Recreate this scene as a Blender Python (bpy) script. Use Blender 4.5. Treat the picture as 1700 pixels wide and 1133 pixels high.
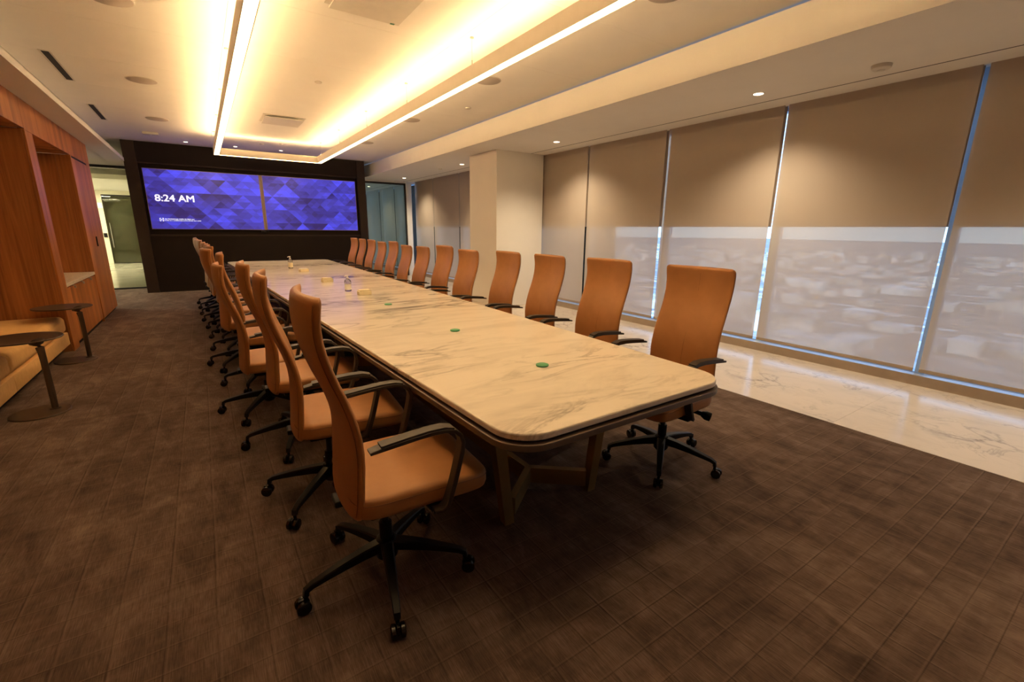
import bpy, bmesh, math, random
from mathutils import Vector, Matrix
PI = math.pi
random.seed(4)
for o in list(bpy.data.objects):
    bpy.data.objects.remove(o)
S = bpy.context.scene
C = S.collection

# ------------------------------------------------------------------ camera
CAM_H = 1.40
yaw, pitch, roll = math.radians(33.994), math.radians(13.887), math.radians(0.576)
f = Vector((math.sin(yaw)*math.cos(pitch), math.cos(yaw)*math.cos(pitch), -math.sin(pitch)))
r = Vector((math.cos(yaw), -math.sin(yaw), 0))
u = r.cross(f)
r2 = math.cos(roll)*r + math.sin(roll)*u
u2 = -math.sin(roll)*r + math.cos(roll)*u
cd = bpy.data.cameras.new('camera'); cam = bpy.data.objects.new('camera', cd); C.objects.link(cam)
cd.sensor_fit = 'HORIZONTAL'; cd.sensor_width = 36; cd.lens = 36*747.9/1700
cd.clip_start = .02; cd.clip_end = 9000
m = Matrix((r2, u2, -f)).transposed().to_4x4(); m.translation = (0, 0, CAM_H)
cam.matrix_world = m
S.camera = cam

# ------------------------------------------------------------------ world, light, exposure
W = bpy.data.worlds.new('world'); S.world = W; W.use_nodes = True
wn = W.node_tree.nodes; wl = W.node_tree.links
bg = wn['Background']
tc = wn.new('ShaderNodeTexCoord'); sx = wn.new('ShaderNodeSeparateXYZ'); rp = wn.new('ShaderNodeValToRGB')
wl.new(tc.outputs['Generated'], sx.inputs[0]); wl.new(sx.outputs['Z'], rp.inputs[0]); wl.new(rp.outputs[0], bg.inputs[0])
rp.color_ramp.elements[0].color = (.45, .67, 1.0, 1); rp.color_ramp.elements[0].position = .0
rp.color_ramp.elements[1].color = (.20, .42, .95, 1); rp.color_ramp.elements[1].position = .7
bg.inputs[1].default_value = 3.0
sd = bpy.data.lights.new('sun', 'SUN'); sd.energy = 4.0; sd.angle = .02; sd.color = (.85, .92, 1)
sun = bpy.data.objects.new('sun', sd); C.objects.link(sun)
sun.rotation_euler = (math.radians(20), math.radians(-55), 0)      # low morning sun from behind the building
WARM = (1.0, .645, .295)
STRIP = 24.0
S.view_settings.view_transform = 'Standard'; S.view_settings.look = 'None'
S.view_settings.exposure = 0.15; S.view_settings.gamma = 1.0; S.view_settings.use_curve_mapping = False

# ------------------------------------------------------------------ material helpers
class NT:
    def __init__(s, name):
        s.m = bpy.data.materials.new(name); s.m.use_nodes = True
        s.n = s.m.node_tree.nodes; s.l = s.m.node_tree.links
        s.p = s.n['Principled BSDF']; s.out = s.n['Material Output']
    def put(s, sock, v):
        if isinstance(v, bpy.types.NodeSocket): s.l.new(v, sock)
        else: sock.default_value = v
    def coord(s, scale=(1,1,1), rot=(0,0,0), loc=(0,0,0)):
        t = s.n.new('ShaderNodeTexCoord'); mp = s.n.new('ShaderNodeMapping')
        s.l.new(t.outputs['Object'], mp.inputs[0])
        mp.inputs['Scale'].default_value = scale; mp.inputs['Rotation'].default_value = rot; mp.inputs['Location'].default_value = loc
        return mp.outputs[0]
    def xyz(s, v):
        x = s.n.new('ShaderNodeSeparateXYZ'); s.l.new(v, x.inputs[0]); return x.outputs
    def comb(s, a, b, c=0.):
        x = s.n.new('ShaderNodeCombineXYZ')
        for i, q in enumerate((a, b, c)): s.put(x.inputs[i], q)
        return x.outputs[0]
    def math(s, op, a, b=0., c=0., clamp=False):
        x = s.n.new('ShaderNodeMath'); x.operation = op; x.use_clamp = clamp
        s.put(x.inputs[0], a); s.put(x.inputs[1], b); s.put(x.inputs[2], c); return x.outputs[0]
    def noise(s, v, scale=1., detail=4., rough=.55, dist=0.):
        x = s.n.new('ShaderNodeTexNoise'); s.put(x.inputs['Vector'], v)
        x.inputs['Scale'].default_value = scale; x.inputs['Detail'].default_value = detail
        x.inputs['Roughness'].default_value = rough; x.inputs['Distortion'].default_value = dist
        return x.outputs['Fac']
    def white(s, v):
        x = s.n.new('ShaderNodeTexWhiteNoise'); x.noise_dimensions = '3D'; s.put(x.inputs['Vector'], v); return x.outputs['Value']
    def ramp(s, fac, stops):
        x = s.n.new('ShaderNodeValToRGB'); s.put(x.inputs[0], fac); e = x.color_ramp.elements
        while len(e) < len(stops): e.new(.5)
        for i, (p, c) in enumerate(stops):
            e[i].position = p; e[i].color = (c[0], c[1], c[2], 1) if not isinstance(c, (int, float)) else (c, c, c, 1)
        return x.outputs[0]
    def mix(s, fac, a, b, mode='MIX'):
        x = s.n.new('ShaderNodeMix'); x.data_type = 'RGBA'; x.blend_type = mode
        s.put(x.inputs[0], fac)
        for sock, q in ((x.inputs[6], a), (x.inputs[7], b)):
            if isinstance(q, tuple): q = (q[0], q[1], q[2], 1)
            s.put(sock, q)
        return x.outputs[2]
    def bump(s, h, strength=.3, dist=.01):
        x = s.n.new('ShaderNodeBump'); s.put(x.inputs['Height'], h)
        x.inputs['Strength'].default_value = strength; x.inputs['Distance'].default_value = dist
        s.l.new(x.outputs[0], s.p.inputs['Normal'])
    def set(s, col=None, rough=None, metal=None, spec=None, coat=None):
        if col is not None: s.put(s.p.inputs['Base Color'], (col[0], col[1], col[2], 1) if isinstance(col, tuple) else col)
        if rough is not None: s.put(s.p.inputs['Roughness'], rough)
        if metal is not None: s.p.inputs['Metallic'].default_value = metal
        if spec is not None: s.p.inputs['Specular IOR Level'].default_value = spec
        if coat is not None: s.p.inputs['Coat Weight'].default_value = coat
        return s

def simple(name, col, rough=.5, metal=0., spec=.5, var=.06, scale=12.):
    t = NT(name); n = t.noise(t.coord(), scale, 3)
    lo = tuple(c*(1-var) for c in col); hi = tuple(min(1, c*(1+var)) for c in col)
    t.set(t.ramp(n, [(.3, lo), (.7, hi)]), rough, metal, spec); return t.m
def emissive(name, col, strength):
    t = NT(name); t.set((.8, .8, .8), .5)
    t.p.inputs['Emission Color'].default_value = (*col, 1); t.p.inputs['Emission Strength'].default_value = strength; return t.m

M = {}
M['ceiling'] = simple('ceiling_paint', (.90, .875, .84), .8, spec=.2, var=.015, scale=3)
M['soffit'] = simple('soffit_paint', (.84, .82, .79), .8, spec=.2, var=.015, scale=3)
M['wall'] = simple('wall_paint', (.82, .79, .74), .75, spec=.2, var=.02, scale=2)
M['corrwall'] = simple('corridor_paint', (.70, .66, .53), .7, spec=.3, var=.03, scale=2)
M['dark_panel'] = simple('espresso_panel', (.032, .019, .014), .5, spec=.25, var=.08, scale=6)
M['dark_panel2'] = simple('espresso_panel_matte', (.013, .0078, .0062), .6, spec=.18, var=.08, scale=6)
M['black_metal'] = simple('black_metal', (.009, .008, .007), .45, .1, var=.05)
M['black_plastic'] = simple('black_plastic', (.006, .005, .0045), .45, spec=.22, var=.05)
M['caster'] = simple('caster_plastic', (.008, .007, .006), .25, spec=.45, var=.05)
M['arm'] = simple('arm_bronze_black', (.022, .015, .011), .5, .0, var=.06)
M['bronze'] = simple('bronze_band', (.135, .102, .082), .40, .3, var=.05)
M['brass'] = simple('satin_brass', (.22, .145, .05), .45, .5, var=.06)
M['table_metal'] = simple('side_table_bronze', (.060, .038, .026), .42, .35, var=.08)
M['slot'] = simple('slot_black', (.008, .006, .005), .8, var=.05)
M['speaker'] = simple('speaker_grille', (.50, .44, .40), .8, var=.06, scale=200)
M['device'] = simple('device_plastic', (.70, .66, .60), .5, var=.03)
M['white_plastic'] = simple('white_plastic', (.85, .85, .84), .35, var=.02)
M['steel'] = simple('brushed_steel', (.45, .43, .40), .35, .8, var=.1)
M['mullion'] = simple('mullion_daylit_blue', (.46, .66, .86), .5, .05, var=.04)  # light grey metal, with the blue of the daylight put into its colour
M['sill'] = simple('sill_enamel', (.80, .83, .86), .45, var=.03)
M['curb'] = simple('curb_paint', (.40, .33, .27), .6, var=.04)
M['green'] = simple('green_dot', (.06, .30, .14), .5, var=.05)
M['housing'] = simple('light_housing', (.74, .69, .62), .5, var=.02)
M['bezel'] = simple('display_bezel', (.34, .26, .21), .4, .4, var=.04)
M['cream_box'] = simple('cream_card', (.88, .80, .58), .55, var=.05)
M['strip'] = emissive('strip_diffuser', WARM, STRIP*.60)
M['strip_up'] = emissive('strip_uplight', WARM, STRIP*.68)
M['ceiling_glow'] = emissive('added_ceiling_glow', WARM, 150.0)  # glow of the strip added to brighten the ceiling
M['lamp'] = emissive('downlight_lens', (1, .80, .55), 6.0)
M['exit'] = emissive('exit_sign_green', (.06, .50, .10), .7)
M['corr_glow'] = emissive('corridor_glow', (1, .86, .58), 120.0)  # shared by the added corridor lights and the strip on the wall

# walnut veneer: grain along Z, leaves of veneer changing tone along the wall
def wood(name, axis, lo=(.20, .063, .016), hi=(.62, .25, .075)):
    t = NT(name); o = t.xyz(t.coord())
    a = o['Y'] if axis == 'Y' else o['X']
    s2 = t.math('ADD', o['X'], o['Y'])
    wob = t.noise(t.comb(s2, o['Z'], 0.), .9, 2)
    leaf = t.math('FLOOR', t.math('DIVIDE', t.math('ADD', a, t.math('MULTIPLY', wob, .02)), .135))
    tone = t.white(t.comb(leaf, 3.7, 1.1))
    off = t.math('MULTIPLY', tone, 9.)
    g1 = t.noise(t.comb(t.math('MULTIPLY', s2, 22.), t.math('ADD', t.math('MULTIPLY', o['Z'], .9), off), off), 1., 5, .6, .8)
    g2 = t.noise(t.comb(t.math('MULTIPLY', s2, 130.), t.math('MULTIPLY', o['Z'], 2.2), off), 1., 3, .6)
    fac = t.math('ADD', t.math('MULTIPLY', g1, .75), t.math('ADD', t.math('MULTIPLY', g2, .22), t.math('MULTIPLY', tone, .30)))
    mid = tuple((x+y)/2 for x, y in zip(lo, hi))
    t.set(t.ramp(fac, [(.34, lo), (.60, mid), (.92, hi)]), .40, spec=.22); t.bump(g2, .08, .002); return t.m
M['wood'] = wood('walnut_veneer', 'Y')
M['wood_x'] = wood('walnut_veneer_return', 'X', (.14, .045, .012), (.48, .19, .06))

def leather(name):
    t = NT(name); v = t.coord()
    n = t.noise(v, 9, 3); g = t.noise(v, 320, 2)
    t.set(t.ramp(n, [(.25, (.34, .150, .050)), (.75, (.40, .182, .064))]), .46, spec=.4); t.bump(g, .08, .001); return t.m
M['leather'] = leather('tan_leather')
M['leather_seat'] = leather('tan_leather_seat')
M['seam'] = simple('leather_seam', (.20, .085, .028), .6)
def fabric(name):
    t = NT(name); o = t.xyz(t.coord())
    w = t.noise(t.comb(t.math('MULTIPLY', o['Y'], 120.), t.math('MULTIPLY', o['Z'], 14.), t.math('MULTIPLY', o['X'], 14.)), 1., 3)
    t.set(t.ramp(w, [(.3, (.72, .44, .18)), (.7, (.88, .56, .25))]), .85, spec=.15); t.bump(w, .2, .002); return t.m
M['sofa'] = fabric('ochre_upholstery')

def carpet():
    t = NT('grid_carpet'); o = t.xyz(t.coord())
    x, y = o['X'], o['Y']
    v = t.comb(x, y, 0.)
    wob = t.math('MULTIPLY', t.math('SUBTRACT', t.noise(v, 1.3, 2), .5), .012)
    def line(c, off, step, w):
        q = t.math('DIVIDE', t.math('ADD', t.math('SUBTRACT', c, off), wob), step)
        d = t.math('MULTIPLY', t.math('ABSOLUTE', t.math('SUBTRACT', t.math('FRACT', t.math('ADD', q, .5)), .5)), step)
        return t.math('SUBTRACT', 1., t.math('DIVIDE', d, w), clamp=True)
    gx = line(x, 1.545, .1522, .0042); gy = line(y, .665, .1125, .0030)
    hx = line(x, 1.553, .1522, .006); hy = line(y, .6715, .1125, .005)
    wear = t.ramp(t.noise(v, 1.7, 3, .6), [(.36, .25), (.64, 1.)])
    groove = t.math('MULTIPLY', t.math('MAXIMUM', t.math('MULTIPLY', gx, .9), gy), wear); light = t.math('MULTIPLY', t.math('MAXIMUM', hx, hy), wear)
    rib = t.noise(t.comb(t.math('MULTIPLY', x, 300.), t.math('MULTIPLY', y, 14.), 0.), 1., 3, .6)
    brush = t.noise(t.comb(t.math('MULTIPLY', x, 7.), t.math('MULTIPLY', y, 3.2), 0.), 1., 5, .62, .7)
    cross = t.noise(t.comb(t.math('MULTIPLY', x, 3.), t.math('MULTIPLY', y, 16.), 5.), 1., 4, .6, .5)
    big = t.noise(v, .75, 3, .6, .6)
    k = t.math('ADD', t.math('MULTIPLY', rib, .36), t.math('ADD', t.math('MULTIPLY', brush, .50), t.math('ADD', t.math('MULTIPLY', cross, .20), t.math('MULTIPLY', big, .40))))
    col = t.ramp(k, [(.54, (.034, .022, .017)), (.72, (.094, .065, .053)), (.92, (.205, .150, .124))])
    col = t.mix(t.math('MULTIPLY', light, .50), col, (.19, .137, .108))
    col = t.mix(t.math('MULTIPLY', groove, .70), col, (.016, .010, .008))
    t.set(col, .92, spec=.08)
    t.p.inputs['Sheen Weight'].default_value = .12; t.p.inputs['Sheen Tint'].default_value = (.6, .4, .3, 1)
    hgt = t.math('ADD', t.math('MULTIPLY', groove, -1.), t.math('ADD', t.math('MULTIPLY', rib, .5), t.math('MULTIPLY', brush, .35)))
    t.bump(hgt, .35, .005); return t.m
M['carpet'] = carpet()

def marble(name, sc, rot, vein, base, thin, gloss, mask_scale=.8, contrast=.8, sp=.28):
    t = NT(name); v = t.coord(sc, rot)
    warp = t.noise(v, .8, 3, .6)
    def veins(scale, width, seed, dist):
        vv = t.coord(tuple(a*scale for a in sc), rot, (seed, seed*.7, 0))
        n = t.noise(vv, 1., 5, .58, dist)
        d = t.math('ABSOLUTE', t.math('SUBTRACT', n, .5))
        return t.math('POWER', t.math('SUBTRACT', 1., t.math('DIVIDE', d, width), clamp=True), 1.6)
    m1 = t.ramp(t.noise(t.coord(tuple(a*mask_scale for a in sc), rot, (3, 1, 0)), 1., 3), [(.44, 0.), (.62, 1.)])
    m2 = t.ramp(t.noise(t.coord(tuple(a*mask_scale*1.3 for a in sc), rot, (9, 4, 0)), 1., 3), [(.48, 0.), (.66, 1.)])
    a = t.math('MULTIPLY', veins(1., thin, 0., 1.2), m1)
    b = t.math('MULTIPLY', veins(2.6, thin*1.3, 4., 1.0), m2)
    cl = t.ramp(t.noise(v, 1.9, 6, .66, .8), [(.46, 0.), (.72, 1.)])
    fac = t.math('MULTIPLY', t.math('ADD', t.math('MULTIPLY', a, .9), t.math('ADD', t.math('MULTIPLY', b, .55), t.math('MULTIPLY', cl, .22))), contrast, clamp=True)
    t.set(t.mix(fac, base, vein), gloss, spec=sp); return t.m
M['table_marble'] = marble('table_marble', (.75, 2.5, 1), (0, 0, math.radians(-9)), (.20, .18, .17), (.82, .765, .69), .050, .14, .45, 1.1, .10)
M['floor_marble'] = marble('floor_marble', (1.5, 1.1, 1), (0, 0, .5), (.21, .19, .18), (.62, .56, .49), .030, .20, .55, .95)
def granite():
    t = NT('speckled_granite'); n = t.noise(t.coord(), 60, 4, .7)
    t.set(t.ramp(n, [(.34, (.42, .36, .29)), (.46, (.80, .73, .62)), (.7, (.90, .85, .76))]), .3); return t.m
M['granite'] = granite()
def polished():
    t = NT('corridor_floor'); n = t.noise(t.coord(), 2, 4)
    t.set(t.ramp(n, [(.3, (.50, .48, .38)), (.7, (.60, .57, .46))]), .14, spec=.5); return t.m
M['corrfloor'] = polished()

def glass(name, tint, refl=1.0):
    t = NT(name); n = t.n; l = t.l
    tr = n.new('ShaderNodeBsdfTransparent'); tr.inputs[0].default_value = (*tint, 1)
    gl = n.new('ShaderNodeBsdfGlossy'); gl.inputs['Roughness'].default_value = .02
    fr = n.new('ShaderNodeFresnel'); fr.inputs[0].default_value = 1.45
    fm = t.math('MULTIPLY', fr.outputs[0], refl)
    mx = n.new('ShaderNodeMixShader'); l.new(fm, mx.inputs[0]); l.new(tr.outputs[0], mx.inputs[1]); l.new(gl.outputs[0], mx.inputs[2])
    l.new(mx.outputs[0], t.out.inputs[0]); return t.m
M['glass'] = glass('clear_glass', (.93, .96, .95))
M['glass_green'] = glass('tinted_glass', (.75, .84, .80))
M['glass_dark'] = glass('smoked_glass', (.60, .62, .55), 1.2)
M['bottle'] = glass('clear_bottle', (.90, .90, .88), 1.6)

def shade():      # open-weave roller fabric: reflects, glows when lit from behind and lets a little of the view through
    t = NT('solar_shade_fabric'); n = t.n; l = t.l
    c = t.coord(); w = t.noise(c, 3, 3)
    wv = t.n.new('ShaderNodeTexWave'); t.put(wv.inputs['Vector'], c); wv.inputs['Scale'].default_value = 160; wv.bands_direction = 'Z'
    col = t.mix(t.math('MULTIPLY', wv.outputs['Fac'], .06), t.ramp(w, [(.3, (.62, .55, .48)), (.7, (.64, .57, .50))]), (.50, .44, .39))
    df = n.new('ShaderNodeBsdfDiffuse'); l.new(col, df.inputs[0])
    tl = n.new('ShaderNodeBsdfTranslucent'); tl.inputs[0].default_value = (.58, .425, .295, 1)
    tr = n.new('ShaderNodeBsdfTransparent'); tr.inputs[0].default_value = (1, .88, .75, 1)
    a = n.new('ShaderNodeMixShader'); a.inputs[0].default_value = .30; l.new(df.outputs[0], a.inputs[1]); l.new(tl.outputs[0], a.inputs[2])
    b = n.new('ShaderNodeMixShader'); b.inputs[0].default_value = .14; l.new(a.outputs[0], b.inputs[1]); l.new(tr.outputs[0], b.inputs[2])
    l.new(b.outputs[0], t.out.inputs[0]); return t.m
M['shade'] = shade()
M['blackout'] = simple('blackout_fabric', (.42, .40, .38), .9, var=.02)
M['hem'] = simple('shade_hem', (.34, .28, .23), .6, var=.03)

def city():
    t = NT('city_ground'); o = t.xyz(t.coord()); x, y = o['X'], o['Y']
    cell = t.white(t.comb(t.math('FLOOR', t.math('DIVIDE', x, 17.)), t.math('FLOOR', t.math('DIVIDE', y, 38.)), 0.))
    n = t.noise(t.comb(x, y, 0.), .004, 5)
    k = t.math('ADD', t.math('MULTIPLY', cell, .5), t.math('MULTIPLY', n, .6))
    t.set(t.ramp(k, [(.35, (.26, .26, .265)), (.72, (.36, .36, .37)), (.86, (.98, .98, .98))]), .9); return t.m
M['city'] = city()
M['city_wall'] = simple('city_building_wall', (.60, .60, .61), .8, var=.6, scale=.02)

def screen():
    t = NT('display_image'); o = t.xyz(t.coord()); x, z = o['X'], o['Z']
    def tri(s, seed):
        q = t.math('DIVIDE', z, s); row = t.math('FLOOR', q); fz = t.math('FRACT', q)
        ux = t.math('ADD', t.math('DIVIDE', x, s*2.0), t.math('MULTIPLY', row, .5))
        a = t.math('FLOOR', t.math('ADD', ux, t.math('MULTIPLY', fz, .5))); b = t.math('FLOOR', t.math('SUBTRACT', ux, t.math('MULTIPLY', fz, .5)))
        rnd = t.white(t.comb(a, b, t.math('ADD', row, seed)))
        return rnd, fz
    r1, f1 = tri(.30, 3.); r3, f3 = tri(.15, 9.); r4, f4 = tri(.075, 17.)
    patch = t.noise(t.comb(x, z, 0.), 1.1, 2)
    k = t.math('ADD', t.math('MULTIPLY', r1, .40), t.math('ADD', t.math('MULTIPLY', r3, .30), t.math('ADD', t.math('MULTIPLY', r4, .16), t.math('MULTIPLY', patch, .35))))
    k = t.math('ADD', k, t.math('MULTIPLY', f1, -.10))
    col = t.ramp(k, [(.25, (.020, .010, .095)), (.55, (.038, .032, .33)), (.88, (.060, .060, .72))])
    t.set((.01, .01, .015), .28, spec=.6)
    t.l.new(col, t.p.inputs['Emission Color']); t.p.inputs['Emission Strength'].default_value = 1.25; return t.m
M['screen'] = screen()
M['screen_text'] = emissive('display_lettering', (.82, .86, 1), .95)

# ------------------------------------------------------------------ geometry helpers
class G:
    """collects shapes for one mesh"""
    def __init__(s): s.v = []; s.f = []
    def add(s, vs, fs):
        k = len(s.v); s.v += [tuple(p) for p in vs]; s.f += [tuple(i+k for i in q) for q in fs]; return s
    def box(s, x0, x1, y0, y1, z0, z1):
        v = [(x, y, z) for z in (z0, z1) for x, y in ((x0, y0), (x1, y0), (x1, y1), (x0, y1))]
        return s.add(v, [(3, 2, 1, 0), (4, 5, 6, 7), (0, 1, 5, 4), (1, 2, 6, 5), (2, 3, 7, 6), (3, 0, 4, 7)])
    def bbox(s, x0, x1, y0, y1, z0, z1, b=.004):     # box with chamfered edges
        bm = bmesh.new(); bmesh.ops.create_cube(bm, size=1)
        for q in bm.verts: q.co = Vector(((x0+x1)/2+q.co.x*(x1-x0), (y0+y1)/2+q.co.y*(y1-y0), (z0+z1)/2+q.co.z*(z1-z0)))
        bmesh.ops.bevel(bm, geom=bm.edges[:], offset=b, segments=2, affect='EDGES', profile=.5)
        bm.verts.index_update()
        s.add([q.co[:] for q in bm.verts], [[q.index for q in fc.verts] for fc in bm.faces]); bm.free(); return s
    def lathe(s, prof, cx=0, cy=0, n=20, axis='Z', cz=0):     # prof: (radius, height)
        v = []; fs = []
        for (rr, zz) in prof:
            for i in range(n):
                a = 2*PI*i/n; p = (rr*math.cos(a), rr*math.sin(a), zz)
                if axis == 'X': p = (p[2], p[0], p[1])
                if axis == 'Y': p = (p[1], p[2], p[0])
                v.append((p[0]+cx, p[1]+cy, p[2]+cz))
        k = len(prof)
        for j in range(k-1):
            for i in range(n):
                fs.append((j*n+i, j*n+(i+1) % n, (j+1)*n+(i+1) % n, (j+1)*n+i))
        fs.append(tuple(range(n))[::-1]); fs.append(tuple((k-1)*n+i for i in range(n)))
        return s.add(v, fs)
    def cyl(s, cx, cy, z0, z1, rr, n=20, c=.0):
        pr = [(rr, z0), (rr, z1)] if not c else [(rr-c, z0), (rr, z0+c), (rr, z1-c), (rr-c, z1)]
        return s.lathe(pr, cx, cy, n)
    def tube(s, pts, rad, n=10):
        pts = [Vector(p) for p in pts]; v = []; fs = []
        rs = rad if isinstance(rad, (list, tuple)) else [rad]*len(pts)
        for i, p in enumerate(pts):
            d = (pts[min(i+1, len(pts)-1)]-pts[max(i-1, 0)]).normalized()
            a = d.cross(Vector((0, 0, 1)) if abs(d.z) < .95 else Vector((0, 1, 0))).normalized(); b = d.cross(a)
            for k in range(n):
                t = 2*PI*k/n; v.append(p+rs[i]*(math.cos(t)*a+math.sin(t)*b))
        for i in range(len(pts)-1):
            for k in range(n): fs.append((i*n+k, i*n+(k+1) % n, (i+1)*n+(k+1) % n, (i+1)*n+k))
        fs.append(tuple(range(n))[::-1]); fs.append(tuple((len(pts)-1)*n+k for k in range(n)))
        return s.add(v, fs)
    def strap(s, pts, side, w, th):      # rectangular bar swept along pts; side = width direction
        pts = [Vector(p) for p in pts]; side = Vector(side).normalized(); v = []; fs = []
        ws = w if isinstance(w, (list, tuple)) else [w]*len(pts); ts = th if isinstance(th, (list, tuple)) else [th]*len(pts)
        c = .28
        for i, p in enumerate(pts):
            d = (pts[min(i+1, len(pts)-1)]-pts[max(i-1, 0)]).normalized(); nn = d.cross(side).normalized()
            a, b = ws[i]/2, ts[i]/2; q = min(a, b)*c
            for (x, y) in ((-a+q, -b), (a-q, -b), (a, -b+q), (a, b-q), (a-q, b), (-a+q, b), (-a, b-q), (-a, -b+q)):
                v.append(p+side*x+nn*y)
        for i in range(len(pts)-1):
            for k in range(8): fs.append((i*8+k, i*8+(k+1) % 8, (i+1)*8+(k+1) % 8, (i+1)*8+k))
        fs.append(tuple(range(8))[::-1]); fs.append(tuple((len(pts)-1)*8+k for k in range(8)))
        return s.add(v, fs)
    def prism(s, outline, z0, z1):
        n = len(outline); v = [(x, y, z0) for x, y in outline]+[(x, y, z1) for x, y in outline]
        return s.add(v, [tuple(range(n))[::-1], tuple(range(n, 2*n))]+[(i, (i+1) % n, n+(i+1) % n, n+i) for i in range(n)])
    def obj(s, name, mat, parent=None, smooth=False, loc=(0, 0, 0), ang=38):
        me = bpy.data.meshes.new(name); me.from_pydata(s.v, [], s.f)
        bm = bmesh.new(); bm.from_mesh(me); bmesh.ops.recalc_face_normals(bm, faces=bm.faces[:]); bm.to_mesh(me); bm.free()
        me.materials.append(M[mat] if isinstance(mat, str) else mat)
        o = bpy.data.objects.new(name, me); C.objects.link(o); o.location = loc
        if parent: o.parent = parent
        if smooth:
            me.polygons.foreach_set('use_smooth', [True]*len(me.polygons))
            me.set_sharp_from_angle(angle=math.radians(ang))
        return o

def tag(o, label=None, cat=None, group=None, kind=None):
    if label: o['label'] = label
    if cat: o['category'] = cat
    if group: o['group'] = group
    if kind: o['kind'] = kind
    return o
def thing(name, loc=(0, 0, 0), rz=0, label=None, cat=None, group=None, kind=None):
    o = bpy.data.objects.new(name, None); C.objects.link(o); o.location = loc; o.rotation_euler = (0, 0, rz); o.empty_display_size = .1
    return tag(o, label, cat, group, kind)
def struct(o): o['kind'] = 'structure'; return o
def copy_tree(o, parent=None):
    c = o.copy(); C.objects.link(c)
    if parent: c.parent = parent
    for ch in list(o.children): copy_tree(ch, c)
    return c
def lerp_tab(tab, x):
    for (a, va), (b, vb) in zip(tab, tab[1:]):
        if x <= b:
            t = (x-a)/(b-a); t = max(0, min(1, t)); return va+(vb-va)*t
    return tab[-1][1]
def smooth_tab(tab, x):      # Catmull-Rom through the table
    n = len(tab)
    for i in range(n-1):
        if x <= tab[i+1][0] or i == n-2:
            p0 = tab[max(i-1, 0)]; p1 = tab[i]; p2 = tab[i+1]; p3 = tab[min(i+2, n-1)]
            h = p2[0]-p1[0]; t = max(0, min(1, (x-p1[0])/h))
            m1 = (p2[1]-p0[1])/(p2[0]-p0[0])*h; m2 = (p3[1]-p1[1])/(p3[0]-p1[0])*h
            return (2*t**3-3*t*t+1)*p1[1]+(t**3-2*t*t+t)*m1+(-2*t**3+3*t*t)*p2[1]+(t**3-t*t)*m2

# ------------------------------------------------------------------ room shell
CEIL = 3.07; SOFR = 2.735; SOFL = 2.66
YB, YD, YG = -3.6, 12.35, 13.4          # wall behind the camera, dark wall, glass partitions
XW = 5.42                                # shade plane
WOODX = -1.37
fl = struct(G().box(-6.2, 3.785, YB, YG, -.12, 0).obj('floor', 'carpet'))
ms = struct(G().box(3.785, 5.7, YB, 21, -.14, -.012).obj('floor_marble_base', 'curb'))
yy = YB; k = 0
slab = G().box(3.787, 5.448, .0006, 1.5324, -.012, .002).obj('slab', 'floor_marble', ms)
slab.location.y = -3.33
for i in range(1, 16):
    c = slab.copy(); C.objects.link(c); c.parent = ms; c.location.y = -3.33+1.533*i
struct(G().box(-6.2, 3.785, YG, 24, -.12, -.002).obj('floor_corridor', 'corrfloor'))
struct(G().box(-6.5, 5.9, -4, 24.5, 3.22, 3.4).obj('ceiling_slab', 'soffit'))
# suspended ceiling of large flush panels
ceil = struct(G().box(-1.39, 3.94, YB, YG, 3.085, 3.10).obj('ceiling', 'soffit'))
pan = G().box(.0012, 1.7655, .0012, 1.1988, CEIL, 3.084).obj('ceiling_panel', 'ceiling', ceil)
first = True
for i in range(3):
    for j in range(-7, 8):
        y0 = 4.32+1.2*j
        if y0+1.2 < YB or y0 >= YD: continue
        o = pan if first else pan.copy()
        if not first: C.objects.link(o); o.parent = ceil
        first = False
        o.location = (-1.375+1.767*i, y0, 0)
# left soffit with open cove lip
g = G().box(-6.2, -1.385, YB, 24, SOFL, 2.70); g.box(-1.40, -1.385, YB, YG, SOFL, 3.09); g.box(-1.385, -1.10, YB, YG, SOFL, 2.728)
struct(g.obj('ceiling_soffit_left', 'soffit'))
# right soffit: lip, flat, slot, strip above the shades
g = G().box(3.86, 5.105, YB, 21, SOFR, 2.80); g.box(3.94, 3.955, YB, 21, 2.75, 3.06); g.box(5.12, 5.70, YB, 21, SOFR, 2.80)
sr = struct(g.obj('ceiling_soffit_right', 'soffit'))
G().box(5.1045, 5.1205, YB, 21, SOFR-.0006, 2.795).obj('slot', 'slot', sr)
# outer enclosure
struct(G().box(-6.2, 5.8, YB-.15, YB, -.1, 3.3).obj('wall_back', 'wall'))
struct(G().box(-6.35, -6.2, YB, 24, -.1, 3.3).obj('wall_outer_left', 'corrwall'))
struct(G().box(-6.2, 5.8, 24, 24.2, -.1, 3.3).obj('wall_outer_far', 'corrwall'))
struct(G().box(3.3, 3.7, YG+.1, 24, 0, 3.2).obj('wall_next_room', 'wall'))
struct(G().box(3.7, 5.7, 21, 21.2, -.1, 3.2).obj('wall_next_room_end', 'wall'))

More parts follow.
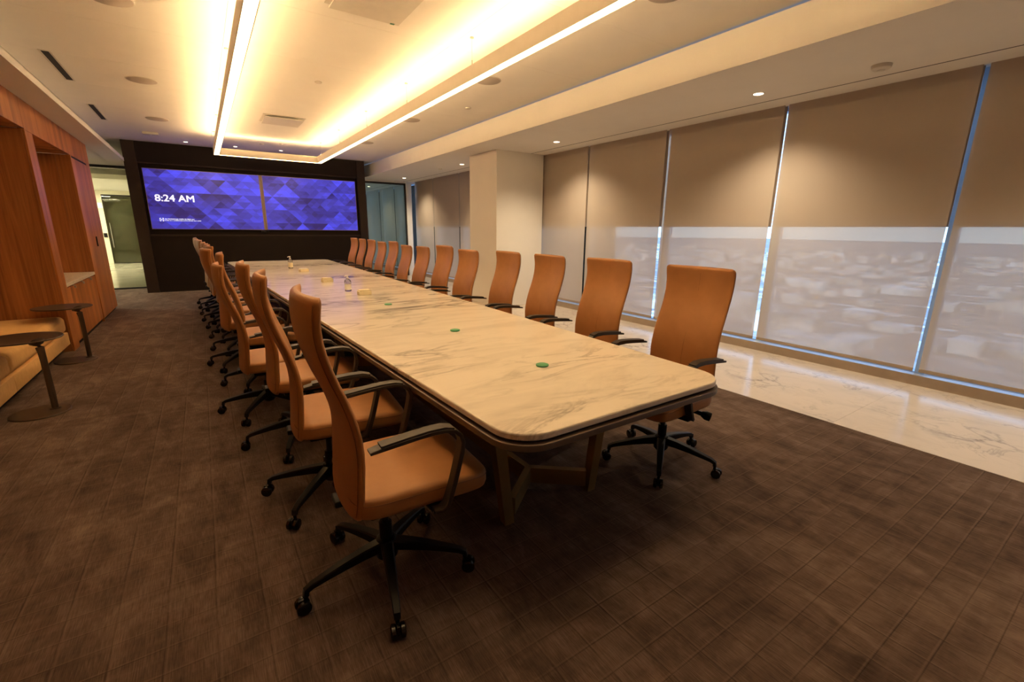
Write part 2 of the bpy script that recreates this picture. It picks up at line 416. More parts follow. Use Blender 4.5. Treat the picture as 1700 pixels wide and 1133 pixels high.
# dark media wall
dw = struct(G().box(-1.10, 3.68, YD+.10, YG+.1, 0, 3.085).obj('wall_far', 'dark_panel2'))
for x0, x1 in ((-1.112, -.905), (3.495, 3.692)):
    G().bbox(x0, x1, YD, YD+.12, 0, 3.069, .003).obj('pilaster', 'dark_panel', dw)
G().bbox(-.903, 3.493, YD+.012, YD+.12, 2.675, 3.069, .003).obj('upper_panel', 'dark_panel2', dw)
G().bbox(-.903, 3.493, YD+.012, YD+.12, 0, 1.195, .003).obj('lower_panel', 'dark_panel2', dw)
G().bbox(-.903, 3.493, YD+.004, YD+.10, 1.197, 1.225, .003).obj('ledge', 'dark_panel', dw)
G().bbox(-.903, 3.493, YD+.004, YD+.10, 2.645, 2.673, .003).obj('ledge', 'dark_panel', dw)

# glass partitions beside the media wall
def partition(name, x0, x1, ztop, seams, glassmat):
    p = struct(thing(name, (0, 0, 0)))
    G().box(x0, x1, YG-.03, YG+.03, ztop-.05, ztop).obj('head_rail', 'black_metal', p)
    G().box(x0, x1, YG-.03, YG+.03, 0, .035).obj('sill_rail', 'black_metal', p)
    G().box(x1-.045, x1, YG-.03, YG+.03, .035, ztop-.05).obj('jamb', 'black_metal', p)
    G().box(x0, x0+.045, YG-.03, YG+.03, .035, ztop-.05).obj('jamb', 'black_metal', p)
    xs = [x0+.045]+seams+[x1-.045]
    for a, b in zip(xs, xs[1:]):
        G().box(a+.002, b-.002, YG-.006, YG+.006, .036, ztop-.051).obj('pane', glassmat, p)
partition('window_9', -4.2, -1.10, SOFL+.0, [-2.9], 'glass')
partition('window_10', 3.70, 5.175, SOFR-.045, [4.483], 'glass_green')
struct(G().box(3.70, 5.7, YG-.03, YG+.03, SOFR-.045, SOFR).obj('trim_1', 'soffit'))
struct(G().box(5.176, 5.33, YG-.06, YG+.06, 0, SOFR).obj('trim_2', 'white_plastic'))

# column by the windows
struct(G().bbox(4.375, 5.395, 7.02, 7.99, 0, SOFR, .004).obj('wall_column', 'wall'))

# ------------------------------------------------------------------ window wall
GAPS = [1.24+1.5335*i for i in range(-3, 13)]
BAYS = list(zip(GAPS, GAPS[1:]))
ordn = ['nearest', 'second', 'third', 'fourth', 'fifth', 'sixth', 'seventh', 'eighth', 'ninth', 'tenth', 'eleventh', 'twelfth', 'thirteenth']
curb = struct(G().box(5.448, 5.72, YB, 21, 0, .096).obj('baseboard_window', 'curb'))
wi = 0
for bi, (a, b) in enumerate(BAYS):
    wi += 1
    w = struct(thing('window_%d' % (wi if wi < 9 else wi+2), (0, 0, 0)))
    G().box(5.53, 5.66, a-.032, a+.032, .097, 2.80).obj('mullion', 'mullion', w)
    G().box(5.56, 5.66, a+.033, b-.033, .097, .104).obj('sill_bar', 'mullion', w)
    G().box(5.450, 5.559, a+.001, b-.001, .0965, .0985).obj('sill_plate', 'sill', w)
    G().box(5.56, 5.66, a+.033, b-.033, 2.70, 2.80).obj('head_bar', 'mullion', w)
    G().box(5.60, 5.612, a+.034, b-.034, .105, 2.69).obj('pane', 'glass', w)
vis = {}
n_in = 0
for bi, (a, b) in enumerate(BAYS):
    y0, y1 = a+.021, b-.021
    hidden = 7.02 < (a+b)/2 < 7.99
    if a > 12.3 and a < 13.9: y0 = a+.021
    if a < YG < b: y1 = YG-.135
    nm = 'solar_shade'
    if b <= 1.3: where = 'nearest the camera, at the photo edge' if b > .5 and b < 1.5 else 'behind the camera beside the right wall'
    elif a > YG: where = 'seen through the glass partition, window %s of the next room' % ordn[int((a-YG+.3)/1.53)]
    elif a > 7.3: where = 'beyond the white column, %s window from it' % ['first', 'second', 'third', 'fourth', 'fifth'][int((a-7.3)/1.53)]
    else: where = '%s full window from the right photo edge' % ['first', 'second', 'third', 'fourth', 'fifth'][int((a-1.2)/1.53)]
    if b <= -.2: where = 'behind the camera, %s window back' % ('first' if b > -1 else 'second')
    s = thing(nm, (XW, 0, .138), 0, 'taupe see-through shade, '+where, 'roller shade', 'solar shades on the window wall')
    z1 = SOFR+.04-.138
    me = G(); me.add([(0, y0, .03), (0, y1, .03), (0, y1, z1), (0, y0, z1)], [(0, 1, 2, 3)]); me.obj('fabric', 'shade', s)
    G().bbox(-.005, .005, y0, y1, 0, .034, .003).obj('hem_bar', 'hem', s)
    if a > YG: continue
    bs = thing('blackout_shade', (XW+.06, 0, 1.46), 0, 'half-lowered opaque shade behind, '+where, 'roller shade', 'blackout shades on the window wall')
    G().box(-.0015, .0015, y0, y1, .02, 2.775-1.46).obj('fabric', 'blackout', bs)
    G().bbox(-.005, .005, y0, y1, 0, .022, .003).obj('hem_bar', 'blackout', bs)

# city far below the windows
cg = struct(G().box(40, 9000, -8000, 9000, -122, -120).obj('ground_city', 'city'))
g = G(); rnd = random.Random(8)
for i in range(1500):
    x = 160+rnd.random()**1.5*3200; y = rnd.uniform(-1500, 4200); w, d = rnd.uniform(14, 60), rnd.uniform(14, 70)
    hgt = rnd.uniform(5, 16)+(rnd.random() < .06)*rnd.uniform(5, 22)
    g.box(x, x+w, y, y+d, -120, -120+hgt)
tag(g.obj('city_buildings', 'city_wall'), 'low pale city buildings far below, faint through the shades', 'buildings', kind='stuff')

# ------------------------------------------------------------------ walnut wall on the left
wl_ = struct(G().box(-3.4, -3.3, YB, 10.27, 0, SOFL).obj('wall_left', 'wood'))
def wpanel(name, x0, x1, y0, y1, z0, z1, mat='wood', parent=wl_): return G().bbox(x0, x1, y0, y1, z0, z1, .0025).obj(name, mat, parent)
NT_ = 2.358
wpanel('fascia_panel', WOODX-.05, WOODX, YB, 3.448, NT_, SOFL-.001)
wpanel('fascia_panel', WOODX-.05, WOODX, 3.452, 6.928, NT_, SOFL-.001)
wpanel('fascia_panel', WOODX-.05, WOODX, 6.932, 10.29, NT_-.01, SOFL-.001)
wpanel('side_panel', WOODX-.05, WOODX, YB, 2.6, 0, NT_-.003)                  # panelled wall nearer the camera
wpanel('pier_front', WOODX-.02, WOODX, 6.931, 7.199, .0, NT_-.012)
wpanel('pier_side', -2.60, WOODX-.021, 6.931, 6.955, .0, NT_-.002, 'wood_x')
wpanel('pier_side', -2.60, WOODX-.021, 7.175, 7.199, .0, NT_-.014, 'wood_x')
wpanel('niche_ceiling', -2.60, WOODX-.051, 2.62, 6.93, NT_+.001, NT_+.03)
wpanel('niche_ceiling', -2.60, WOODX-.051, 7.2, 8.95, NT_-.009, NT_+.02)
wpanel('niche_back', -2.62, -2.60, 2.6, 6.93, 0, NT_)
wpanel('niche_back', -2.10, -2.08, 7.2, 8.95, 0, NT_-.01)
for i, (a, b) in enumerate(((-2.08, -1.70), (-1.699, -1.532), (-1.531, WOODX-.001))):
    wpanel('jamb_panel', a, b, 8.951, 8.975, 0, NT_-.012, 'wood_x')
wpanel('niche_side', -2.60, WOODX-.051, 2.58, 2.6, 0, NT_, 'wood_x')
# tall cupboard doors at the far end
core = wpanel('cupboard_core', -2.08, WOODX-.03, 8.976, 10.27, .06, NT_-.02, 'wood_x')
wpanel('filler_panel', WOODX-.028, WOODX, 8.952, 8.998, .045, NT_-.012)
for a, b in ((9.0, 9.512), (9.516, 10.03)):
    d = wpanel('door', WOODX-.026, WOODX, a, b, .045, 2.318)
    if a > 9.2: G().bbox(WOODX+.0005, WOODX+.014, 9.565, 9.592, 1.085, 1.235, .003).obj('pull', 'slot', d)
wpanel('filler_panel', WOODX-.028, WOODX, 10.034, 10.29, .045, NT_-.012)
wpanel('end_panel', -2.08, WOODX-.03, 10.271, 10.292, .0, NT_-.02, 'wood_x')
G().box(-2.08, WOODX-.03, 7.2, 10.27, .0, .044).obj('plinth', 'slot', wl_)
G().box(WOODX-.02, WOODX-.005, 8.98, 10.04, 2.319, NT_-.012).obj('shadow_gap', 'slot', wl_)
struct(G().box(-6.2, -3.3, 10.0, 10.29, 0, SOFL).obj('wall_corridor_side', 'corrwall'))

# counter in the second niche
cn = thing('credenza', (WOODX-.02, 8.07, 0), 0, 'walnut credenza with speckled stone top set in the far wall niche', 'credenza')
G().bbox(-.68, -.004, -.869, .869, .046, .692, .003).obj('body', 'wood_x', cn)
for i in range(3):
    y0 = -.868+.579*i
    G().bbox(-.003, .012, y0+.002, y0+.576, .05, .688, .002).obj('door', 'wood', cn)
G().bbox(-.68, .020, -.869, .869, .702, .742, .004).obj('stone_top', 'granite', cn)
for y in (-.52, -.02, .48):
    G().box(.0, .018, y-.02, y+.02, .684, .7015).lathe([(.017, 0), (.017, .014)], .022, y, 12, 'X', .672).obj('bag_hook', 'steel', cn, True)

# sofa bench in the first niche
sf = thing('sofa_bench', (-1.39, 0, 0), 0, 'ochre fabric built-in bench sofa in the walnut niche', 'sofa')
G().box(-1.1, -.085, 2.64, 6.88, 0, .088).obj('plinth', 'slot', sf)
def cushion(x0, x1, y0, y1, z0, z1, rr, seg=5):
    bm = bmesh.new(); bmesh.ops.create_cube(bm, size=1)
    for q in bm.verts: q.co = Vector(((x0+x1)/2+q.co.x*(x1-x0), (y0+y1)/2+q.co.y*(y1-y0), (z0+z1)/2+q.co.z*(z1-z0)))
    bmesh.ops.bevel(bm, geom=bm.edges[:], offset=rr, segments=seg, affect='EDGES', profile=.5); bm.verts.index_update()
    g = G().add([q.co[:] for q in bm.verts], [[q.index for q in fc.verts] for fc in bm.faces]); bm.free(); return g
for a, b in ((2.66, 5.068), (5.072, 6.905)):
    cushion(-1.1, .0, a, b, .09, .228, .008, 2).obj('base_module', 'sofa', sf, True)
    cushion(-1.1, .0, a, b, .230, .416, .055).obj('seat_cushion', 'sofa', sf, True)
for a, b in ((2.66, 5.06), (5.08, 6.60)):
    o = cushion(-.10, .10, a, b, -.05, .40, .05).obj('back_cushion', 'sofa', sf, True); o.location = (-.63, 0, .478); o.rotation_euler = (0, math.radians(-16), 0)

# side tables
def side_table(pole, top, rt, base, rb, label):
    t = thing('side_table', (pole[0], pole[1], 0), 0, label, 'side table', 'round bronze side tables by the sofa')
    tx, ty = top[0]-pole[0], top[1]-pole[1]; bx, by = base[0]-pole[0], base[1]-pole[1]
    G().lathe([(rt-.004, .541), (rt, .544), (rt, .549), (rt-.003, .552)], tx, ty, 48).obj('table_top', 'table_metal', t, True)
    G().lathe([(rb, .0), (rb, .006), (rb-.004, .010)], bx, by, 40).obj('base_plate', 'table_metal', t, True)
    G().lathe([(.034, .0102), (.033, .016), (.019, .018)], 0, 0, 20).obj('collar', 'table_metal', t, True)
    d = Vector((tx, ty, 0)).normalized()
    pts = []; rs = []
    for z, off, rr in ((.012, 0, .021), (.20, 0, .021), (.40, 0, .021), (.46, .003, .022), (.50, .010, .026), (.525, .020, .033), (.5405, .034, .046)):
        pts.append((d.x*off, d.y*off, z)); rs.append(rr)
    G().tube(pts, rs, 16).obj('stem', 'table_metal', t, True)
side_table((-1.118, 4.72), (-1.262, 4.90), .245, (-1.195, 4.68), .175, 'round bronze side table nearest the camera in front of the sofa')
side_table((-1.176, 6.48), (-1.335, 6.64), .243, (-1.275, 6.42), .175, 'round bronze side table at the far end of the sofa')

# ------------------------------------------------------------------ conference table
def rounded(poly, rads, seg=10):
    out = []; n = len(poly)
    for i in range(n):
        p = Vector(poly[i]).to_2d(); a = (Vector(poly[i-1]).to_2d()-p).normalized(); b = (Vector(poly[(i+1) % n]).to_2d()-p).normalized()
        ang = math.acos(a.dot(b)); rr = rads[i]; dd = rr/math.tan(ang/2); c = p+(a+b).normalized()*(rr/math.sin(ang/2))
        s0 = p+a*dd-c; s1 = p+b*dd-c
        t0 = math.atan2(s0.y, s0.x); t1 = math.atan2(s1.y, s1.x); dt = (t1-t0+PI) % (2*PI)-PI
        for k in range(seg+1): t = t0+dt*k/seg; out.append((c.x+rr*math.cos(t), c.y+rr*math.sin(t)))
    return out
Y0, Y1 = 1.085, 10.42
XL = lambda y: .752-.0440*(y-Y0)
XR = lambda y: 1.950+.0245*(y-Y0)
ct = thing('conference_table', (0, 0, 0), 0, 'long white marble boardroom table with bronze edge and brass legs', 'table')
def top_poly(e): return [(XL(Y0)-e, Y0-e), (XR(Y0)+e, Y0-e), (XR(Y1)+e, Y1+e), (XL(Y1)-e, Y1+e)]
def slab_top(e, z0, z1, b):
    R_ = [.15+e]*4; g = G(); rows = []
    for (z, ee) in ((z0, e-b*.6), (z0+b*.5, e), (z1-b, e), (z1-b*.3, e-b*.3), (z1, e-b)):
        rows.append([(x, y, z) for x, y in rounded(top_poly(ee), [max(.02, .15+ee)]*4)])
    n = len(rows[0]); v = sum(rows, []); fs = [tuple(range(n))[::-1], tuple((len(rows)-1)*n+i for i in range(n))]
    for j in range(len(rows)-1): fs += [(j*n+i, j*n+(i+1) % n, (j+1)*n+(i+1) % n, (j+1)*n+i) for i in range(n)]
    return g.add(v, fs)
slab_top(0, .716, .742, .006).obj('marble_top', 'table_marble', ct, True, ang=16)
slab_top(-.014, .706, .7155, .001).obj('shadow_reveal', 'slot', ct, True, ang=16)
slab_top(.010, .680, .7055, .004).obj('edge_band', 'bronze', ct, True, ang=16)
slab_top(-.03, .655, .6795, .002).obj('under_panel', 'black_metal', ct, True, ang=16)
TC = lambda y: (XL(y)+XR(y))/2
def rail(a, b, w, z0, z1, name, mat='brass'):
    a = Vector((*a, 0)); b = Vector((*b, 0)); d = (b-a).normalized(); n = Vector((-d.y, d.x, 0))*w/2
    q = [a+n, a-n, b-n, b+n]
    return G().prism([(p.x, p.y) for p in q], z0, z1).obj(name, mat, ct)
peds = (1.62, 4.62, 7.0, 9.95)
for i, py in enumerate(peds):
    s = -1 if i in (0, 2) else 1
    hub = (TC(py), py-s*.20)
    for side in (-1, 1):
        fx, fy = TC(py)+side*.27, py
        # splayed flat leg, wider at the top
        g = G(); v = []
        for z, off, w, dp in ((.0, 0., .026, .024), (.654, .085*side, .030, .028)):
            cx = fx+off
            v += [(cx-w, fy-dp, z), (cx+w, fy-dp, z), (cx+w, fy+dp, z), (cx-w, fy+dp, z)]
        g.add(v, [(3, 2, 1, 0), (4, 5, 6, 7), (0, 1, 5, 4), (1, 2, 6, 5), (2, 3, 7, 6), (3, 0, 4, 7)]).obj('leg', 'brass', ct)
        rail((fx-side*.025, fy), hub, .035, .035, .125, 'stretcher')
        rail((TC(py)+side*.37, py), (TC(py)+side*.05, py-s*.2), .04, .60, .654, 'top_arm')
for a, b in ((peds[0]+.2, peds[1]-.2), (peds[2]+.2, peds[3]-.2)):
    rail((TC(a), a), (TC(b), b), .035, .035, .125, 'spine')
for side in (-1, 1):
    a, b = 1.7, 9.9
    rail((TC(a)+side*.40, a), (TC(b)+side*.55, b), .03, .625, .654, 'side_rail')
G().box(1.05, 1.60, 4.75, 6.87, .02, .60).obj('cable_cabinet', 'black_metal', ct)
TZ = .7422
for i, (x, y) in enumerate(((1.330, 1.70), (1.322, 2.64), (1.300, 3.90))):
    o = G().lathe([(.030, 0), (.032, .002), (.032, .0075), (.026, .010)], 0, 0, 28).obj('table_puck', 'green', None, True, (x, y, TZ))
    tag(o, 'small green disc on the marble tabletop, %s' % ('nearest the camera', 'middle of the three', 'farthest of the three')[i], 'disc', 'green discs on the table')
def sanitizer(x, y, h, label, full):
    t = thing('sanitizer_bottle', (x, y, TZ), .6, label, 'bottle', 'pump bottles on the table')
    G().lathe([(.030, 0), (.034, .004), (.034, h*.62), (.028, h*.70), (.013, h*.75), (.013, h*.79)], 0, 0, 24).obj('bottle', 'bottle', t, True)
    G().lathe([(.0345, h*.10), (.0345, h*.45)], 0, 0, 24).obj('wrap_label', 'cream_box' if full else 'white_plastic', t, True)
    G().lathe([(.015, h*.79), (.015, h*.85), (.006, h*.86), (.006, h*.93)], 0, 0, 16).obj('collar', 'white_plastic', t, True)
    G().lathe([(.011, h*.93), (.011, h)], 0, 0, 14).tube([(0, 0, h*.965), (-.03, 0, h*.965), (-.045, 0, h*.93)], .006, 8).obj('pump_head', 'white_plastic', t, True)
sanitizer(1.158, 8.27, .20, 'clear sanitizer pump bottle far down the table near the screen', True)
sanitizer(1.236, 4.99, .17, 'small clear sanitizer pump bottle mid table between cream boxes', False)
for i, (x, y) in enumerate(((1.30, 4.62), (1.232, 5.97), (1.236, 7.58))):
    t = thing('wipe_box', (x, y, TZ), .1*i, 'small cream box on the marble tabletop, %s' % ('nearest the camera of the three', 'middle of the three', 'farthest, beside the tall sanitizer bottle')[i], 'box', 'cream boxes on the table')
    G().bbox(-.062, .062, -.045, .045, 0, .042, .006).obj('carton', 'cream_box', t, True)
    G().bbox(-.055, .055, -.038, .038, .0422, .054, .004).obj('lid', 'white_plastic' if i == 2 else 'cream_box', t, True)

# ------------------------------------------------------------------ chairs (local: +X forward, Z up)
PROF = [(.395, -.158), (.45, -.150), (.55, -.142), (.66, -.136), (.75, -.144), (.85, -.172), (.94, -.207), (1.02, -.232), (1.09, -.244), (1.15, -.244), (1.198, -.236)]
HW = [(.395, .150), (.402, .178), (.415, .200), (.44, .215), (.50, .224), (.65, .228), (.80, .222), (.95, .218), (1.08, .222), (1.165, .228), (1.182, .226), (1.192, .219), (1.198, .206)]
def chair_proto():
    t = thing('conference_chair', (0, 0, 0))
    # backrest shell
    zs = [.395, .398, .404, .413, .428, .45, .48, .52, .57, .62, .67, .72, .77, .82, .87, .92, .97, 1.02, 1.06, 1.10, 1.13, 1.155, 1.172, 1.183, 1.191, 1.198]
    ws = [-1, -.985, -.95, -.88, -.75, -.55, -.3, 0, .3, .55, .75, .88, .95, .985, 1]
    g = G(); nv, nw = len(zs), len(ws); front = []; back = []
    for z in zs:
        uc = smooth_tab(PROF, z); hw = lerp_tab(HW, z)
        dz = .004; sl = (smooth_tab(PROF, min(1.198, z+dz))-smooth_tab(PROF, max(.395, z-dz)))/(2*dz)
        nrm = Vector((1, 0, -sl)).normalized()
        ez = min((z-.395)/.03, (1.198-z)/.022, 1); tz = math.sqrt(max(0, 1-(1-ez)**2))
        curl = .020+.014*max(0, min(1, (z-.75)/.4))
        for w in ws:
            c = Vector((uc+curl*w*w, w*hw, z)); th = (.0165*tz*math.sqrt(max(0, 1-abs(w)**7)))+.0012
            nn = (nrm+Vector((0, -2*curl*w/hw*.6, 0))).normalized()
            front.append(c+nn*th); back.append(c-nn*th)
    n = nv*nw; fs = []
    for j in range(nv-1):
        for i in range(nw-1):
            a = j*nw+i; fs.append((a, a+1, a+nw+1, a+nw)); fs.append((n+a, n+a+nw, n+a+nw+1, n+a+1))
    for j in range(nv-1):
        for i in (0, nw-1): a = j*nw+i; fs.append((a, a+nw, n+a+nw, n+a))
    for i in range(nw-1):
        for j in (0, nv-1): a = j*nw+i; fs.append((a, n+a, n+a+1, a+1))
    bk = g.add(front+back, fs).obj('backrest', 'leather', t); bk.data.polygons.foreach_set('use_smooth', [True]*len(bk.data.polygons))
    pts = [(smooth_tab(PROF, z)+.0172, 0, z) for z in [.44+.02*i for i in range(37)]]
    G().tube(pts, .0012, 5).obj('centre_seam', 'seam', bk)
    # edge piping following the outline on the rear face
    for sgn in (-1, 1):
        pts = []
        for z in [.43+.0325*i for i in range(24)]:
            hw = lerp_tab(HW, z); curl = .020+.014*max(0, min(1, (z-.75)/.4))
            pts.append((smooth_tab(PROF, z)+curl*.86-.0135, sgn*hw*.945, z))
        G().tube(pts, .0014, 5).obj('edge_seam', 'seam', bk)
    # seat
    g = G(); rows = []
    N = 40
    def plan(a, k):
        ca, sa = math.cos(a), math.sin(a); e = .30
        x = abs(ca)**e*(1 if ca > 0 else -1); y = abs(sa)**e*(1 if sa > 0 else -1)
        return (.105+.262*k*x, .252*k*y*(1-.05*(1-x)*.5))
    for z, k in ((.418, .94), (.424, .985), (.440, 1.), (.470, 1.), (.484, .992), (.493, .965), (.499, .90), (.501, .70), (.501, .35)):
        row = []
        for i in range(N):
            x, y = plan(2*PI*i/N, k); fr = max(0, (x-.20)/.17)
            row.append((x, y, z-.016*fr*fr*((z-.40)/.1)-.006*(1-(y/.25)**2)*(z > .49)))
        rows.append(row)
    v = sum(rows, []); fs = [tuple(range(N))[::-1], tuple((len(rows)-1)*N+i for i in range(N))]
    for j in range(len(rows)-1): fs += [(j*N+i, j*N+(i+1) % N, (j+1)*N+(i+1) % N, (j+1)*N+i) for i in range(N)]
    seat = g.add(v, fs).obj('seat', 'leather_seat', t); seat.data.polygons.foreach_set('use_smooth', [True]*len(seat.data.polygons))
    pts = []
    for i in range(N+1):
        x, y = plan(2*PI*(i % N)/N, 1.002); fr = max(0, (x-.20)/.17); pts.append((x, y, .477-.016*fr*fr*.77))
    G().tube(pts, .0014, 5).obj('seat_seam', 'seam', seat)
    G().bbox(-.10, .28, -.20, .20, .398, .420, .006).obj('seat_pan', 'black_plastic', t)
    G().bbox(-.09, .13, -.075, .075, .350, .399, .010).bbox(-.19, -.08, -.04, .04, .385, .410, .006).obj('tilt_mechanism', 'black_plastic', t)
    lv = G().tube([(-.02, .06, .378), (-.07, .13, .366), (-.105, .185, .352)], [.009, .011, .013], 10).obj('lever', 'black_plastic', t, True)
    G().tube([(-.104, .183, .3525), (-.118, .203, .346), (-.132, .225, .339)], [.016, .028, .027], 14).obj('lever_knob', 'black_plastic', lv, True)
    # arms
    for s in (-1, 1):
        y = .272*s
        path = [(-0.107, y, .700), (-0.052, y, .709), (0.028, y, .717), (0.098, y, .722), (0.153, y, .721), (0.188, y, .711), (0.210, y, .690), (0.218, y, .662), (0.214, y, .625), (0.200, y, .570), (0.184, y, .510), (0.166, y, .455), (0.153, y, .425), (0.138, y*.985, .408), (0.113, y*.93, .402)]
        a = G().strap(path, (0, 1, 0), [.040]+[.046]*8+[.044]*6, [.010]+[.015]*7+[.018]*4+[.016]*3).obj('armrest', 'arm', t, True)
        pad = [(-0.072, y, .7165), (0.018, y, .7265), (0.088, y, .7325), (0.148, y, .7325), (0.184, y, .7225)]
        G().strap(pad, (0, 1, 0), .044, .008).obj('arm_pad', 'arm', a, True)
        G().strap([(.135, y*.98, .402), (.13, y*.7, .396), (.12, y*.3, .392)], (1, 0, 0), .055, .012).obj('arm_bracket', 'black_plastic', a)
    # gas column
    col = G().cyl(0, 0, .17, .355, .0145, 16).obj('gas_column', 'black_metal', t, True)
    G().cyl(0, 0, .10, .245, .026, 20, .003).obj('column_sleeve', 'black_plastic', col, True)
    # five star base
    base = G().lathe([(.030, .075), (.043, .090), (.046, .140), (.040, .168), (.031, .174)], 0, 0, 24).obj('base', 'black_plastic', t, True)
    lg = None
    for k in range(5):
        if lg is None:
            pts = [(.030, 0, .142), (.10, 0, .136), (.18, 0, .124), (.25, 0, .110), (.298, 0, .099), (.319, 0, .088), (.322, 0, .068)]
            lg = G().strap(pts, (0, 1, 0), [.050, .044, .038, .032, .028, .026, .024], [.048, .042, .034, .027, .023, .021, .020]).obj('base_leg', 'black_plastic', base, True)
            g = G()
            for sy in (-1, 1):
                g.lathe([(.020, -.010), (.0265, -.006), (.0265, .006), (.020, .010)], .335, sy*.0165, 20, 'Y', .0275)
            g.cyl(.322, 0, .045, .068, .008, 10)
            g.bbox(.315, .352, -.006, .006, .018, .056, .003)
            cs = g.obj('caster', 'caster', base, True); q0, q1 = lg, cs
        else:
            q0, q1 = lg.copy(), cs.copy(); C.objects.link(q0); C.objects.link(q1); q0.parent = base; q1.parent = base
        q0.rotation_euler.z = q1.rotation_euler.z = 2*PI*k/5
    return t
proto = chair_proto()
# (x, y, yaw deg, height offset of upper part, base angle deg)
LEFT = [(.475, 1.615, -2, .0, -31), (.425, 2.37, -5, .0, 10), (.40, 3.13, 0, 0, 31), (.285, 3.84, 2, -.05, 20), (.330, 4.58, -1, -.01, 24), (.225, 5.33, 8, .0, 15), (.27, 6.03, 4, 0, 20), (.26, 6.72, 2, 0, 16), (.228, 7.40, 0, 0, 14), (.19, 8.06, -1, .01, 18), (.17, 8.71, 1, 0, 20), (.14, 9.36, 0, 0, 15), (.12, 10.0, 1, .01, 18)]
RIGHT = [(2.218, 1.615, 181, 0, 1), (2.260, 2.40, 180, 0, 20), (2.290, 3.15, 177, -.008, 14), (2.300, 3.82, 178, -.008, 20), (2.290, 4.62, 181, -.025, 16), (2.315, 5.29, 181, .0, 20), (2.310, 5.98, 179, -.036, 16), (2.325, 6.64, 178, -.040, 19), (2.345, 7.26, 178, .0, 15), (2.358, 7.88, 178, -.02, 20), (2.372, 8.50, 179, .0, 17), (2.390, 9.15, 178, 0, 14), (2.418, 9.82, 181, .005, 19)]
nth = ['first', 'second', 'third', 'fourth', 'fifth', 'sixth', 'seventh', 'eighth', 'ninth', 'tenth', 'eleventh', 'twelfth', 'thirteenth']
def place(i, c, spec, side):
    x, y, a, dz, ba = spec
    c.location = (x, y, 0); c.rotation_euler = (0, 0, math.radians(a))
    for ch in c.children:
        nm = ch.name.split('.')[0]
        if nm == 'base': ch.rotation_euler.z = math.radians(ba-a)
        elif nm == 'gas_column': ch.location.z = dz*.0
        else: ch.location.z = dz
    row = 'walnut wall' if side == 'L' else 'window'
    tag(c, 'tan leather high-back swivel chair, %s from the camera on the %s side' % (nth[i], row), 'chair', 'chairs along the %s side of the table' % row)
used = False
for side, L in (('L', LEFT), ('R', RIGHT)):
    for i, sp in enumerate(L):
        c = proto if not used else copy_tree(proto); used = True
        place(i, c, sp, side)

# ------------------------------------------------------------------ displays
for i, (x0, x1) in enumerate(((-.852, 1.2915), (1.2935, 3.438))):
    d = thing('display', (0, YD+.03, 0), 0, ('large wall display on the left showing the time on blue triangles', 'large wall display on the right showing only blue triangles')[i], 'display', 'wall displays')
    G().bbox(x0, x1, 0, .06, 1.335, 2.565, .003).obj('bezel', 'bezel', d)
    G().box(x0+(.010 if i == 0 else .036), x1-(.036 if i == 0 else .010), -.0015, .0005, 1.347, 2.553).obj('screen', 'screen', d)
    if i == 0:
        def text(s, x, z, size, name, bold=0., w=None):
            cu = bpy.data.curves.new('txt', 'FONT'); cu.body = s; cu.size = size; cu.extrude = .0004
            ob = bpy.data.objects.new('txt', cu); C.objects.link(ob); dg = bpy.context.evaluated_depsgraph_get()
            me = bpy.data.meshes.new_from_object(ob.evaluated_get(dg)); bpy.data.objects.remove(ob)
            xs = [q.co.x for q in me.vertices]; ys = [q.co.y for q in me.vertices]; k = w/(max(xs)-min(xs)) if w else 1
            for q in me.vertices: q.co = ((q.co.x-min(xs))*k, -q.co.z, q.co.y-min(ys))
            if bold:
                vs = [tuple(q.co) for q in me.vertices]; fs = [tuple(p.vertices) for p in me.polygons]; g = G()
                for n_, (dx, dz) in enumerate(((0, 0), (bold, 0), (-bold, 0), (0, bold*.6), (0, -bold*.6), (bold*.7, bold*.4), (-bold*.7, -bold*.4), (bold*.7, -bold*.4), (-bold*.7, bold*.4))):
                    g.add([(x+dx, y-.00006*n_, z+dz) for x, y, z in vs], fs)
                me = bpy.data.meshes.new(name); me.from_pydata(g.v, [], g.f)
            me.materials.clear(); me.materials.append(M['screen_text'])
            o = bpy.data.objects.new(name, me); C.objects.link(o); o.parent = d; o.location = (x, -.0024, z); return o
        text('8:24 AM', -.712, 1.914, .190, 'clock_text', .0045, .675)
        # small emblem and two unreadable lines of lettering
        g = G()
        for a, b, c_, e in ((0, .012, 0, .066), (.060, .072, 0, .066), (.012, .026, 0, .010), (.046, .060, 0, .010), (.012, .026, .056, .066), (.046, .060, .056, .066), (.026, .046, .022, .044)):
            g.box(-.694+a, -.694+b, -.0024, -.0018, 1.503+c_, 1.503+e)
        g.obj('emblem', 'screen_text', d)
        rr = random.Random(3); g = G()
        for zz, xe in ((1.543, -.085), (1.512, .032)):
            x = -.602
            while x < xe:
                w = rr.uniform(.008, .015)
                hh = rr.choice((.014, .014, .018)) if zz > 1.53 else rr.choice((.011, .011, .015))
                g.box(x, x+w, -.0024, -.0018, zz, zz+hh); x += w+(.004 if rr.random() < .85 else .013)
        g.obj('caption_lines', 'screen_text', d)
cc = thing('conference_camera', (1.265, YD-.01, 1.30), 0, 'small black camera mounted under the seam of the displays', 'camera')
G().bbox(-.075, .075, -.03, .05, -.018, .022, .008).obj('body', 'black_plastic', cc, True)
G().lathe([(.020, -.040), (.022, -.030), (.022, -.029)], 0, 0, 20, 'Y').obj('lens', 'caster', cc, True)
G().box(-.02, .02, .0, .045, .0225, .034).obj('bracket', 'black_plastic', cc)

